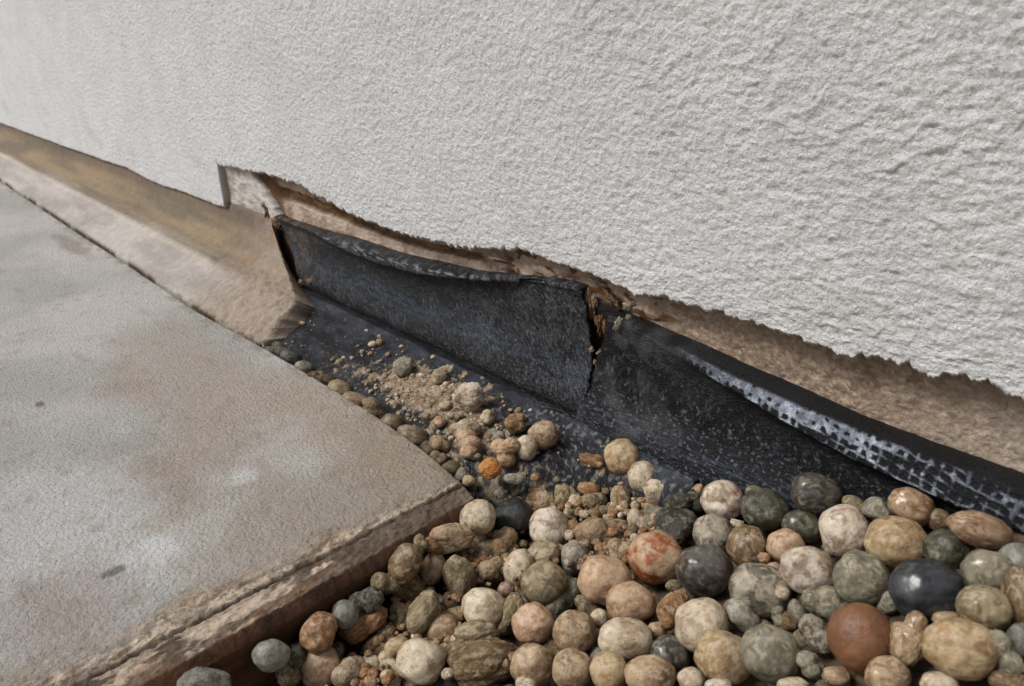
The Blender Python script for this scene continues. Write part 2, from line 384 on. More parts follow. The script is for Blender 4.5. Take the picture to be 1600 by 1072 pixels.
fib = sst(.22, .34, fbm(P3(X * 700 + Z * 300, Z * 700 - X * 250, 0 * X), 2, 69)) * (.25 + .75 * sst(-.2, -.02, X))
cb = mix(cb, col(130, 130, 128), .5 * fib)
lipm = la[:, None] * np.exp(-((Tn - 4.3) / 1.1) ** 2)
wh = sst(-.02, .16, fbm(P3(X * 110, Z * 520, 0 * X), 4, 73)) * la[:, None] * np.exp(-((Tn - 3.6) / .8) ** 2)
cb = mix(cb, col(176, 177, 180), .6 * wh)
brn = (1 - sst(-.40, -.32, X)) * sst(-.05, .25, fbm(q * 110, 3, 74))
cb = mix(cb, col(112, 88, 60), .65 * brn)
cb = mix(cb, col(50, 46, 32), .25 * np.exp(-((Z - .012) / .006) ** 2))
P = P3(X, Y, Z)
up_o = grid('upturn', P - ALOC, M_MEM, memA, cb * .72, flip=False)
sm = up_o.modifiers.new('thickness', 'SOLIDIFY'); sm.thickness = .0022; sm.offset = -1

# base flap
ub = np.linspace(0, 1, 520)
keysF = [(.0925, .0050), (.0905, .0095), (.0865, .0105), (.0800, .0092), (.0700, .0060), (.0600, .0035), (.0480, .0010), (.0360, -.0015), (.0240, -.0040), (.0120, -.0065), (.0020, -.0100), (-.004, -.015)]
xk = -.37 + ub * .46
Yf, Zf, T = spline_rows([(k[0] * np.ones_like(xk), k[1] * np.ones_like(xk)) for k in keysF], 190)
xl = np.interp(Yf, [-.01, .012, .02, .05, .075, .09], [-.318, -.322, -.340, -.372, -.390, -.392]) + .005 * fbm(P3(Yf * 110, 0 * Yf, 0 * Yf), 3, 75)
xr = .090 + 0 * Yf
X = xl + ub[:, None] * (xr - xl)
Y = Yf; Z = Zf - np.interp(X, [-.03, -.005], [0, .020]) * (1 - sst(.022, .042, Y)) - np.interp(X, [.005, .05], [0, .024]) * (1 - sst(.058, .076, Y))
q = P3(X, Y, 0 * X)
gdir = sst(-.33, -.22, X) * sst(.005, .02, Y)
sand = .85 * np.exp(-((X + .135) / .040) ** 2 - ((Y - .052) / .018) ** 2) + .8 * np.exp(-((X + .095) / .055) ** 2 - ((Y - .055) / .024) ** 2) + .40 * np.exp(-((X + .20) / .04) ** 2 - ((Y - .035) / .010) ** 2) + .6 * np.exp(-((X + .03) / .05) ** 2 - ((Y - .03) / .02) ** 2)
sn = sst(.50, .68, sand + 1.5 * fbm(q * 110, 4, 76) * sst(.02, .3, sand))
Z = Z + .0005 * fbm(q * np.array([30, 60, 1]), 3, 77) + .0005 * fbm(q * 300, 3, 78) * gdir + .0012 * sn * (.5 + 1.3 * np.abs(fbm(q * 260, 3, 79)))
Z = Z + .0022 * np.exp(-((Y - .082) / .0035) ** 2) * (1 + .7 * fbm(q * 25, 2, 80))
c = mix(col(18, 20, 25), col(48, 52, 62), sst(-.3, .35, fbm(q * np.array([40, 90, 1]), 4, 84)))
c = mix(c, col(124, 110, 94), .7 * sst(.10, .34, fbm(q * 420, 3, 82) + .5 * (sand - .3)) * (1 - sst(.07, .082, Y)))
c = mix(c, mix(col(150, 128, 104), col(186, 168, 146), sst(-.2, .3, fbm(q * 200, 3, 83))), .95 * sn)
c = mix(c, col(150, 146, 140), .65 * sst(.10, .26, fbm(q * 330, 5, 86)) * sst(-.06, -.02, X))
c = mix(c, col(84, 88, 98), .5 * np.exp(-((Y - .080) / .006) ** 2) * sst(-.15, .25, fbm(q * np.array([40, 160, 1]), 4, 87)))  # bluish highlight along the ridge, painted into the flap colour
fl = grid('base_flap', P3(X, Y, Z) - ALOC, M_MEM, memA, c * .76, flip=False)
sm = fl.modifiers.new('thickness', 'SOLIDIFY'); sm.thickness = .0022; sm.offset = -1

# sheet B
BLOC = np.array([.13, .09, .01])
memB = thing('bitumen_sheet', 'black bitumen sheet with a white scuffed rounded shoulder, right of the torn vertical split', 'membrane sheet', BLOC, 'black bitumen sheets turned up against the wall')
ub = np.concatenate([np.linspace(0, .5, 700), np.linspace(.502, 1, 60)])
xb = -.004 + ub * .62
zt = np.interp(xb, [0, .0141, .031, .0581, .0832, .1183, .1501, .1832, .23, .7], [.083, .0844, .0817, .0797, .0766, .0738, .0703, .0692, .0694, .070])
zs = np.interp(xb, [0, .03, .06, .0875, .1221, .1587, .1959, .23, .7], [.082, .080, .0765, .0724, .0696, .0678, .0668, .0675, .068])
zl = np.interp(xb, [0, .03, .06, .0933, .1267, .1589, .1914, .2107, .24, .7], [.078, .076, .0715, .0662, .0607, .0560, .0543, .0532, .0540, .054])
la = np.interp(xb, [0, .035, .06, .0933, .13, .19, .7], [0, .0, .15, .5, .85, 1, 1])
zl = zl + .0006 * fbm(P3(xb * 80, 0 * xb, 0 * xb), 2, 90)
one = np.ones_like(xb)
bk = .0022 * (1 - sst(.012, .045, xb))
keys = [(.1125 * one, zt - .003), (.1090 * one, zt - .0002), (.1045 * one, zt), (.0985 - .001 * la, zs + .0002), (.0975 - .0035 * la, .62 * zs + .38 * zl), (.0968 - .0055 * la, .3 * zs + .7 * zl), (.0968 - .0068 * la, zl + .0006),
        (.0970 - .0045 * la, zl - .0012), (.0972 - .001 * la, zl - .0040), (.0975 * one, .6 * zl + .4 * .035), (.0970 * one, .036 * one), (.0945 * one, .0290 * one), (.0905 * one, .0225 * one), (.0870 * one, .0160 * one), (.0852 * one, .0095 * one), (.0848 * one, .002 * one), (.0845 * one, -.02 * one)]
Y, Z, T = spline_rows(keys, 190)
xl = np.interp(Z, [-.02, .03, .05, .065, .085], [-.004, -.003, .0015, .0065, .0118]) + .0035 * fbm(P3(Z * 220, 0 * Z, 0 * Z), 4, 92)
X = xl + ub[:, None] * (.62 - xl)
Tn = np.repeat(T[None], len(ub), 0); q = P3(X, Y, Z)
d = .0008 * fbm(q * np.array([22, 50, 50]), 3, 93) + .00030 * fbm(q * 330, 3, 94)
lipw = np.exp(-((Tn - 4.8) / 1.5) ** 2) * la[:, None]
kx = X * 640 + 1.5 * fbm(q * 70, 2, 98); kz = Z * 900 + X * 150 + 1.3 * fbm(q * 80, 2, 99)
wv = np.maximum(np.cos(kx) ** 2, np.cos(kz) ** 2) * 1.5 - 1.0
d += lipw * (.00035 * wv + .0005 * fbm(q * 150, 3, 95))
Y = Y - d + bk[:, None] * sst(.02, .04, Z)
cb = mix(col(6, 6, 8), col(13, 14, 17), sst(-.3, .35, fbm(q * 45, 4, 96)))
scr = sst(.02, .38, fbm(P3((X + Z * .5) * 160, (Z - X * .3) * 1000, 0 * X), 4, 163) + .2 * fbm(q * 40, 3, 164) - .03)
cb = mix(cb, col(72, 77, 88), .38 * scr * sst(6.5, 8, np.repeat(T[None], len(ub), 0)))
fib = sst(.26, .34, fbm(P3(X * 380, Z * 900, 0 * X), 2, 97)) * (1 - .8 * sst(4, 3, Tn))
cb = mix(cb, col(120, 122, 126), .5 * fib * sst(8, 10, Tn))
dusty = sst(.10, .02, X) * sst(-.1, .3, fbm(q * 60, 3, 100))
cb = mix(cb, col(84, 84, 84), .45 * dusty)
band = sst(2.9, 3.3, Tn) * (1 - sst(6.0, 6.8, Tn)) * np.interp(X, [.06, .085, .11, .2, .26, .6], [0, .55, 1, 1, .8, .6])
upper = 1 - sst(3.4, 5.6, Tn)
sc = sst(-.10, .28, wv * .55 + .85 * fbm(q * np.array([110, 260, 260]), 4, 101) + .75 * upper * (1 - sst(.13, .20, X)) - .16)
cb = mix(cb, mix(col(140, 148, 164), col(196, 202, 214), sst(-.2, .3, fbm(q * 260, 2, 102))), np.clip(.8 * sc * band * (.75 + .5 * fbm(q * 35, 2, 165)), 0, 1))
cb = mix(cb, col(96, 102, 122), .25 * np.exp(-((Tn - 12.3) / .9) ** 2) * sst(-.1, .2, fbm(P3(X * 60, Z * 600, 0 * X), 3, 103)))  # pale blue cove highlight, sky reflection put in as colour
up_b = grid('upturn', P3(X, Y, Z) - BLOC, M_MEM, memB, cb, flip=False)
sm = up_b.modifiers.new('thickness', 'SOLIDIFY'); sm.thickness = .0022; sm.offset = -1

# ================================================================== PAVING SLAB
SL = np.array([-.5, -.3, 0])
slab = thing('paving_slab', 'large worn grey concrete slab with brown stains and a flaking front edge', 'slab', SL)
sxx = xspace(-2.3, -.024, .0022)
edge_x = np.concatenate([np.linspace(-.0235, -.0005, 52)])
sxx = np.concatenate([sxx[sxx < -.0245], edge_x])
ncore = len(sxx)
syy = np.concatenate([[-1.2, -1.0, -.8, -.6, -.5, -.42, -.37, -.33], np.linspace(-.31, -.0025, 330), [-.0014, -.0006, 0, .0003, .0003, .0003]])
X, V = np.meshgrid(sxx, syy, indexing='ij')
Y = V + yslab(X) * sst(-.12, 0, V)
q = P3(X, Y, 0 * X)
Z = .00060 * fbm(q * np.array([260, 430, 1]), 3, 110) + .0005 * fbm(q * 60, 3, 111) + .0010 * fbm(q * 12, 2, 112)
# worn flaky band beside the edge groove
gxl = np.interp(Y, [-.25, -.202, -.1088, -.04, -.001], [-.0185, -.0176, -.0160, -.0140, -.0125]) + .0006 * fbm(P3(Y * 60, 0 * Y, 0 * Y), 3, 113)
wornw = np.interp(Y, [-.3, -.2, -.1, -.03, 0], [.050, .046, .036, .026, .022])
worn = sst(-1.15, -.45, (X / wornw) + .75 * fbm(q * np.array([60, 30, 1]), 4, 114)) 
flake = fbm(P3(X * 230, Y * 95, 0 * X), 4, 115)
fl2 = fbm(P3(X * 420, Y * 260, 0 * X), 4, 152)
ins_ = 1 - sst(-.0004, .0006, X - gxl)
Z += worn * ((.0016 + .0008 * ins_) * flake * (.35 + .65 * ins_) + .0016 * fl2 - .0012 * sst(-.6, 0, X / wornw))
gd = X - gxl
strip = sst(-.0004, .0006, gd)
gv = np.exp(-(gd / .0008) ** 2) * (.55 + .45 * sst(-.2, .1, fbm(P3(Y * 45, 0 * Y, 0 * Y), 2, 116)))
Z -= .0028 * gv
g2 = gxl - .009 + .002 * fbm(P3(Y * 25, 0 * Y, 0 * Y), 2, 117)
gv2 = np.exp(-((X - g2) / .0007) ** 2) * (1 - sst(-.19, -.14, Y)) * sst(-.25, .1, fbm(P3(Y * 30, 0 * Y, 3 + 0 * Y), 2, 118))
Z -= .0020 * gv2
Z -= strip * (.0008 + .10 * np.clip(X + .009, 0, 1))
# inner long edge drops off
drop = np.array([0] * (len(syy) - 6) + [.0, .0006, .0018, .006, .02, .055])
Z = Z - drop[None, :]
sag = .0008 * np.abs(fbm(P3(X * 80, 0 * X, 0 * X), 3, 119)) * sst(-.012, -.001, V)
Z -= sag
# chips along the inner edge
c0 = mix(col(154, 151, 147), col(172, 168, 164), sst(-.3, .3, fbm(q * 9, 3, 120)))
c = c0
def blot(c, px, py, rx, ry, cl, wgt, sd):
    p = onz(px, py); dd = ((X - p[0]) / rx) ** 2 + ((Y - p[1]) / ry) ** 2
    mk = sst(1.35, .35, np.sqrt(dd) + .9 * fbm(q * (.55 / max(rx, ry) + 14), 5, sd))
    return mix(c, cl, mk * wgt)
c = blot(c, 330, 590, .15, .045, col(154, 142, 131), .7, 121)
c = blot(c, 560, 650, .10, .045, col(156, 142, 128), .7, 122)
c = blot(c, 640, 730, .07, .06, col(142, 128, 112), .75, 132)
c = blot(c, 200, 600, .05, .02, col(140, 120, 106), .45, 123)
c = blot(c, 250, 755, .050, .030, col(142, 130, 119), .7, 124)
c = blot(c, 330, 690, .06, .035, col(148, 136, 125), .7, 174)
c = blot(c, 430, 820, .055, .05, col(144, 132, 120), .7, 133)
c = blot(c, 90, 800, .07, .055, col(178, 176, 175), .7, 126)
c = blot(c, 250, 856, .016, .009, col(192, 193, 195), .7, 127)
c = blot(c, 200, 868, .014, .007, col(190, 191, 193), .6, 157)
c = blot(c, 375, 745, .010, .009, col(190, 190, 188), .6, 128)
c = blot(c, 100, 960, .04, .03, col(150, 138, 132), .8, 129)
c = blot(c, 178, 892, .0035, .0055, col(96, 94, 90), .8, 134)
c = blot(c, 62, 632, .006, .003, col(96, 84, 72), .8, 135)
c = blot(c, 115, 385, .09, .012, col(120, 108, 96), .6, 136)
c = mix(c, col(132, 122, 110), .35 * sst(.15, .4, fbm(q * 70, 4, 130)))
wc = mix(col(122, 102, 82), col(196, 178, 156), sst(-.2, .2, flake))
wc = mix(wc, col(96, 78, 60), .8 * sst(.02, .28, fl2))
wc = mix(wc, col(158, 118, 86), .35 * sst(.18, .34, fbm(q * 55, 3, 138)))
c = mix(c, mix(col(136, 122, 106), wc, sst(-1.0, -.5, X / wornw)), worn * .9)
cst = mix(col(82, 68, 58), col(178, 160, 142), sst(-.14, .14, fbm(P3(X * 180, Y * 60, 0 * X), 5, 139) + .35 * fl2 - .70 * sst(-.13, -.02, Y) - .45 * sst(-.008, -.001, X) + .10 * sst(-.1, -.2, Y)))
cst = mix(cst, col(138, 106, 82), .35 * sst(.1, .3, fbm(P3(X * 60, Y * 30, 0 * X), 3, 153)))
c = mix(c, cst * .82, strip * .9)
c = mix(c, col(46, 38, 32), .75 * gv); c = mix(c, col(60, 50, 42), .6 * gv2)
innr = sst(-.012, -.002, V) * sst(-.1, .2, fbm(P3(X * 60, Y * 60, 0 * X), 3, 140))
c = mix(c, col(108, 94, 78), .5 * innr)
Zmain, Ymain, Xmain, cmain = Z, Y, X, c
# end face rows (towards +x)
prof = [(.0007, -.0006, 0), (.0012, -.0012, .3), (.0026, -.0034, .5), (.0042, -.0062, .6), (.0044, -.0068, .9), (.0042, -.0078, 1), (.0038, -.0115, 1), (.0032, -.016, 1), (.0008, -.021, 1), (.0006, -.027, 1), (.0004, -.034, 1), (.0002, -.042, 1), (0, -.055, 1), (-.01, -.075, 1)]
FX, FY, FZ, FC = [], [], [], []
edgeZ = Z[-1] + 0; yl = Y[-1]
for dx, dz, s in prof:
    qf = P3(0 * yl, yl, 0 * yl + dz)
    FX.append(Xmain[-1] + dx + .0005 * fbm(qf * np.array([1, 40, 200]), 3, 141) + .0004 * fbm(qf * 400, 2, 142))
    FY.append(yl); FZ.append(edgeZ + dz + .0004 * fbm(qf * 200, 2, 143) * (1 - s * .5))
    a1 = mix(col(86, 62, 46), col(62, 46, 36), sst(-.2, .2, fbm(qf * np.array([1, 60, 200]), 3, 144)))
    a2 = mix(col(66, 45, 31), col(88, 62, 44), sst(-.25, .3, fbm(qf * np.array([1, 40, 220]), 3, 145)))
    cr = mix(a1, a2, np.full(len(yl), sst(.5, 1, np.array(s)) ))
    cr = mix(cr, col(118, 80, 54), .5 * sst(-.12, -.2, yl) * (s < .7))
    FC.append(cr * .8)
X = np.concatenate([Xmain, np.array(FX)]); Y = np.concatenate([Ymain, np.array(FY)]); Z = np.concatenate([Zmain, np.array(FZ)]); c = np.concatenate([cmain, np.array(FC)])
# slab body without the strip, and the strip with the end face as its own part
ksp = ncore - 28
Pall = P3(X, Y, Z) - SL
grid('slab_body', Pall[:ksp + 1], M_CONC, slab, c[:ksp + 1], flip=False)
grid('edge_strip', Pall[ksp:], M_PLASTER, slab, c[ksp:], flip=False)

# ================================================================== STONES
def ico(sub):
    import bmesh
    bm = bmesh.new(); bmesh.ops.create_icosphere(bm, subdivisions=sub, radius=1)
    V = np.array([v.co[:] for v in bm.verts]); Fc = np.array([[v.index for v in f.verts] for f in bm.faces]); bm.free()
    V /= np.linalg.norm(V, axis=1)[:, None]
    return V, Fc
ICO = {k: ico(k) for k in (3, 4, 5, 6)}
VR = np.array([CX[0], CY[0], CZ[0]]); VD = -np.array([CX[1], CY[1], CZ[1]]); VB = -np.array([CX[2], CY[2], CZ[2]])

PAL = {  # base, patch, spot
    'cream': ((168, 148, 126), (204, 190, 172), (124, 96, 68)),
    'white': ((172, 154, 132), (208, 196, 180), (132, 96, 64)),
    'pinkwhite': ((158, 138, 122), (214, 202, 194), (128, 92, 78)),
    'tan': ((142, 116, 90), (176, 152, 126), (98, 72, 50)),
    'peach': ((172, 136, 108), (196, 166, 142), (140, 98, 72)),
    'yellow': ((164, 136, 100), (190, 168, 136), (120, 92, 58)),
    'olive': ((116, 102, 78), (146, 132, 106), (84, 70, 48)),
    'oliverust': ((120, 96, 66), (152, 128, 98), (150, 88, 44)),
    'brown': ((104, 82, 58), (138, 114, 86), (70, 52, 36)),
    'grey': ((128, 124, 114), (158, 154, 146), (96, 92, 84)),
    'slate': ((118, 116, 114), (140, 138, 134), (84, 82, 80)),
    'greygreen': ((116, 112, 98), (144, 140, 126), (88, 84, 72)),
    'darkgreen': ((56, 56, 46), (84, 84, 72), (150, 140, 124)),
    'dark': ((58, 54, 52), (92, 88, 86), (150, 142, 132)),
    'black': ((36, 37, 41), (48, 49, 54), (86, 86, 88)),
    'blueblack': ((44, 46, 54), (62, 64, 74), (92, 90, 88)),
    'orange': ((205, 128, 40), (218, 158, 84), (150, 86, 34)), 'ochre': ((104, 70, 42), (136, 98, 62), (58, 40, 28)),
    'redorange': ((158, 86, 46), (196, 160, 132), (150, 82, 44)),
    'rust': ((136, 96, 62), (168, 132, 98), (92, 62, 42)),
    'ball': ((124, 84, 56), (134, 92, 64), (96, 62, 42)),
    'glossbrown': ((140, 108, 82), (168, 140, 116), (110, 58, 34)),
    'mottled': ((96, 92, 84), (158, 150, 138), (52, 50, 48)),
    'pinkbrown': ((140, 104, 94), (164, 134, 122), (104, 70, 62)),
}
def desat(c, a=.08): return (c * (1 - a) + (c @ np.array([.2126, .7152, .0722])) * a) * np.array([1.0, .96, .84])
def stone(name, px, py, wpx, hpx, ang, kind, pal, zref, seed, parent=None, gloss=0, mat=None, push=0.0, thick=None, clear=False, grow=1.0, tone=1.0):
    rs = np.random.RandomState(seed * 13 + 5)
    if callable(zref):
        z = 0.0
        for _ in range(12):
            p = onz(px, py, z); z = .5 * z + .5 * zref(p[0], p[1])
        p = onz(px, py, z)
    else: p = np.array(zref, float)
    v = p - CAM; dep = -(v @ VB)
    # move towards / away from the viewer along the line of sight
    if push:
        L = np.linalg.norm(v); v = v * (1 + push / L); p = CAM + v; dep = -(v @ VB)
    if callable(zref) and clear:
        for _ in range(60):
            rr = .42 * (wpx + hpx) * .5 / F * dep
            ylim = np.interp(p[2], [0, .012, .03, .045], [.083, .0855, .093, .096])
            if p[1] + rr * .9 <= ylim and (p[0] - rr * .9 >= .0035 or p[2] > .006 or p[1] > rr * .6): break
            v = v * (1 - .0012 / np.linalg.norm(v)); p = CAM + v; dep = -(v @ VB)
    a_, b_ = wpx * .5 / F * dep * grow, hpx * .5 / F * dep * grow
    th = math.radians(ang)
    e1 = VR * math.cos(th) - VD * math.sin(th); e2 = VR * math.sin(th) + VD * math.cos(th)
    c_ = (thick if thick else .88) * (min(a_, b_) * .65 + max(a_, b_) * .35)
    sub = 5 if max(wpx, hpx) > 42 else 4
    D, Fc = ICO[sub]
    if kind == 'r':
        r = 1 + .10 * perlin(D * 1.0, seed) + .06 * perlin(D * 2.0, seed + 1) + .010 * perlin(D * 6, seed + 2)
        ex = rs.uniform(2.0, 2.35); r = r / (np.abs(D) ** ex).sum(1) ** (1 / ex)
        for k in range(rs.randint(0, 2)):
            nn = rs.normal(size=3); nn /= np.linalg.norm(nn); t_ = rs.uniform(.88, .96) / np.maximum(D @ nn, 1e-3); r = np.where(t_ < 3, -np.log(np.exp(-22 * r) + np.exp(-22 * np.minimum(t_, 3))) / 22, r)
        r = r / np.percentile(r, 80)
    elif kind == 's':
        r = 1 + .05 * perlin(D * .9, seed) + .012 * perlin(D * 3, seed + 2)
    elif kind == 'l':                          # several fused lobes
        nl = rs.randint(4, 7); acc = np.zeros(len(D))
        for k in range(nl):
            cdir = rs.normal(size=3); cdir /= np.linalg.norm(cdir); off = cdir * rs.uniform(.35, .62); rr = rs.uniform(.38, .60)
            bq = D @ off; disc = bq * bq - (off @ off - rr * rr)
            hit = np.where(disc > 0, bq + np.sqrt(np.maximum(disc, 0)), 0); acc += np.exp(14 * np.maximum(hit, .42))
        r = np.log(acc / nl) / 14 + .12
        r = r * (1 + .06 * perlin(D * 3, seed) + .045 * perlin(D * 7, seed + 3) + .02 * perlin(D * 15, seed + 4))
        r /= np.percentile(r, 90)
    elif kind == 'f':
        r = 1 + .75 * perlin(D * 1.4, seed) + .5 * perlin(D * 3.1, seed + 1) + .3 * perlin(D * 7, seed + 2)
        r = np.maximum(r, .15) / np.percentile(r, 92)
    else:                                      # 'a' broken, faceted
        r = np.full(len(D), 1.25)
        for k in range(11):
            nn = rs.normal(size=3); nn /= np.linalg.norm(nn); dd = np.maximum(D @ nn, 1e-3)
            t_ = rs.uniform(.72, .98) / dd; r = np.where(t_ < 3, -np.log(np.exp(-16 * r) + np.exp(-16 * np.minimum(t_, 3))) / 16, r)
        r = r * (1 + .05 * perlin(D * 3, seed) + .03 * perlin(D * 8, seed + 1)); r /= np.percentile(r, 92)
    r = r * (1 + (.004 if kind in 'rs' else .012) * fbm(D * 14, 2, seed + 6))
    L = D * r[:, None]
    V = (L[:, 0:1] * a_) * e1 + (L[:, 1:2] * b_) * e2 + (L[:, 2:3] * c_) * VB
    b0, b1, b2 = [desat(col(*k)) for k in PAL[pal]]
    jit = 1 + rs.uniform(-.09, .09)
    n1 = fbm(D * 1.5, 4, seed + 7); n2 = fbm(D * 3.1, 4, seed + 8); n3 = fbm(D * 7, 3, seed + 9)
    if kind == 's': cc = mix(mix(b0, b1, sst(-.3, .3, n1)), b0 * .75, .6 * sst(.15, .4, n3))
    else:
        wq = D + .5 * np.stack([perlin(D * 2, seed + 20), perlin(D * 2, seed + 21), perlin(D * 2, seed + 22)], -1)
        n1 = fbm(wq * 1.1, 4, seed + 7); n2 = fbm(wq * 2.0, 5, seed + 8)
        cc = mix(b0, b1, sst(-.16, .16, n1)); cc = mix(cc, b2, .7 * sst(.14, .38, n2)); cc = mix(cc, b1 * 1.08, .5 * sst(.12, .35, fbm(wq * 3.4, 5, seed + 12)))
        cc = mix(cc, b2 * .6, .6 * sst(.30, .40, -n3))
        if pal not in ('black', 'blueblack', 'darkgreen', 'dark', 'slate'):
            cc = mix(cc, b2 * .62, .65 * sst(-.15, .30, .45 * fbm(wq * 1.3, 4, seed + 30) - .38 * (V @ np.array([0, -.35, .93])) / np.abs(V).max()))  # undersides darkened in the colour, as shade under light from above
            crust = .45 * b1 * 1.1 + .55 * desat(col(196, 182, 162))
            cc = mix(cc, crust, .75 * sst(.12, .32, fbm(wq * 2.6, 5, seed + 31) + .15 * (V[:, 2] / np.abs(V).max())))  # pale crust patches; their upward bias also paints in top light
        else: cc = mix(cc, b2, .5 * sst(.16, .34, fbm(wq * 2.6, 5, seed + 31)))
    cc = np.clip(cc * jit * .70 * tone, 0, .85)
    mt = mat if mat else (M_PEBGLOSS if gloss else (M_PEB if kind in 'rs' else M_CRUST))
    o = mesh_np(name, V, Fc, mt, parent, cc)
    o.location = p if parent is None else p - np.array(parent.location)
    return o

def flap_z(x, y): return np.interp(y, [0, .012, .024, .036, .048, .06, .07, .08, .0865], [-.011, -.0065, -.004, -.0015, .001, .0035, .006, .0092, .0105])
def heap_z(x, y):
    return max(bed_z(x, y), flap_z(x, y) + .0045 if (y > .036 and x < .02) else -1)
zb_ = lambda off: (lambda x, y: heap_z(x, y) + off)
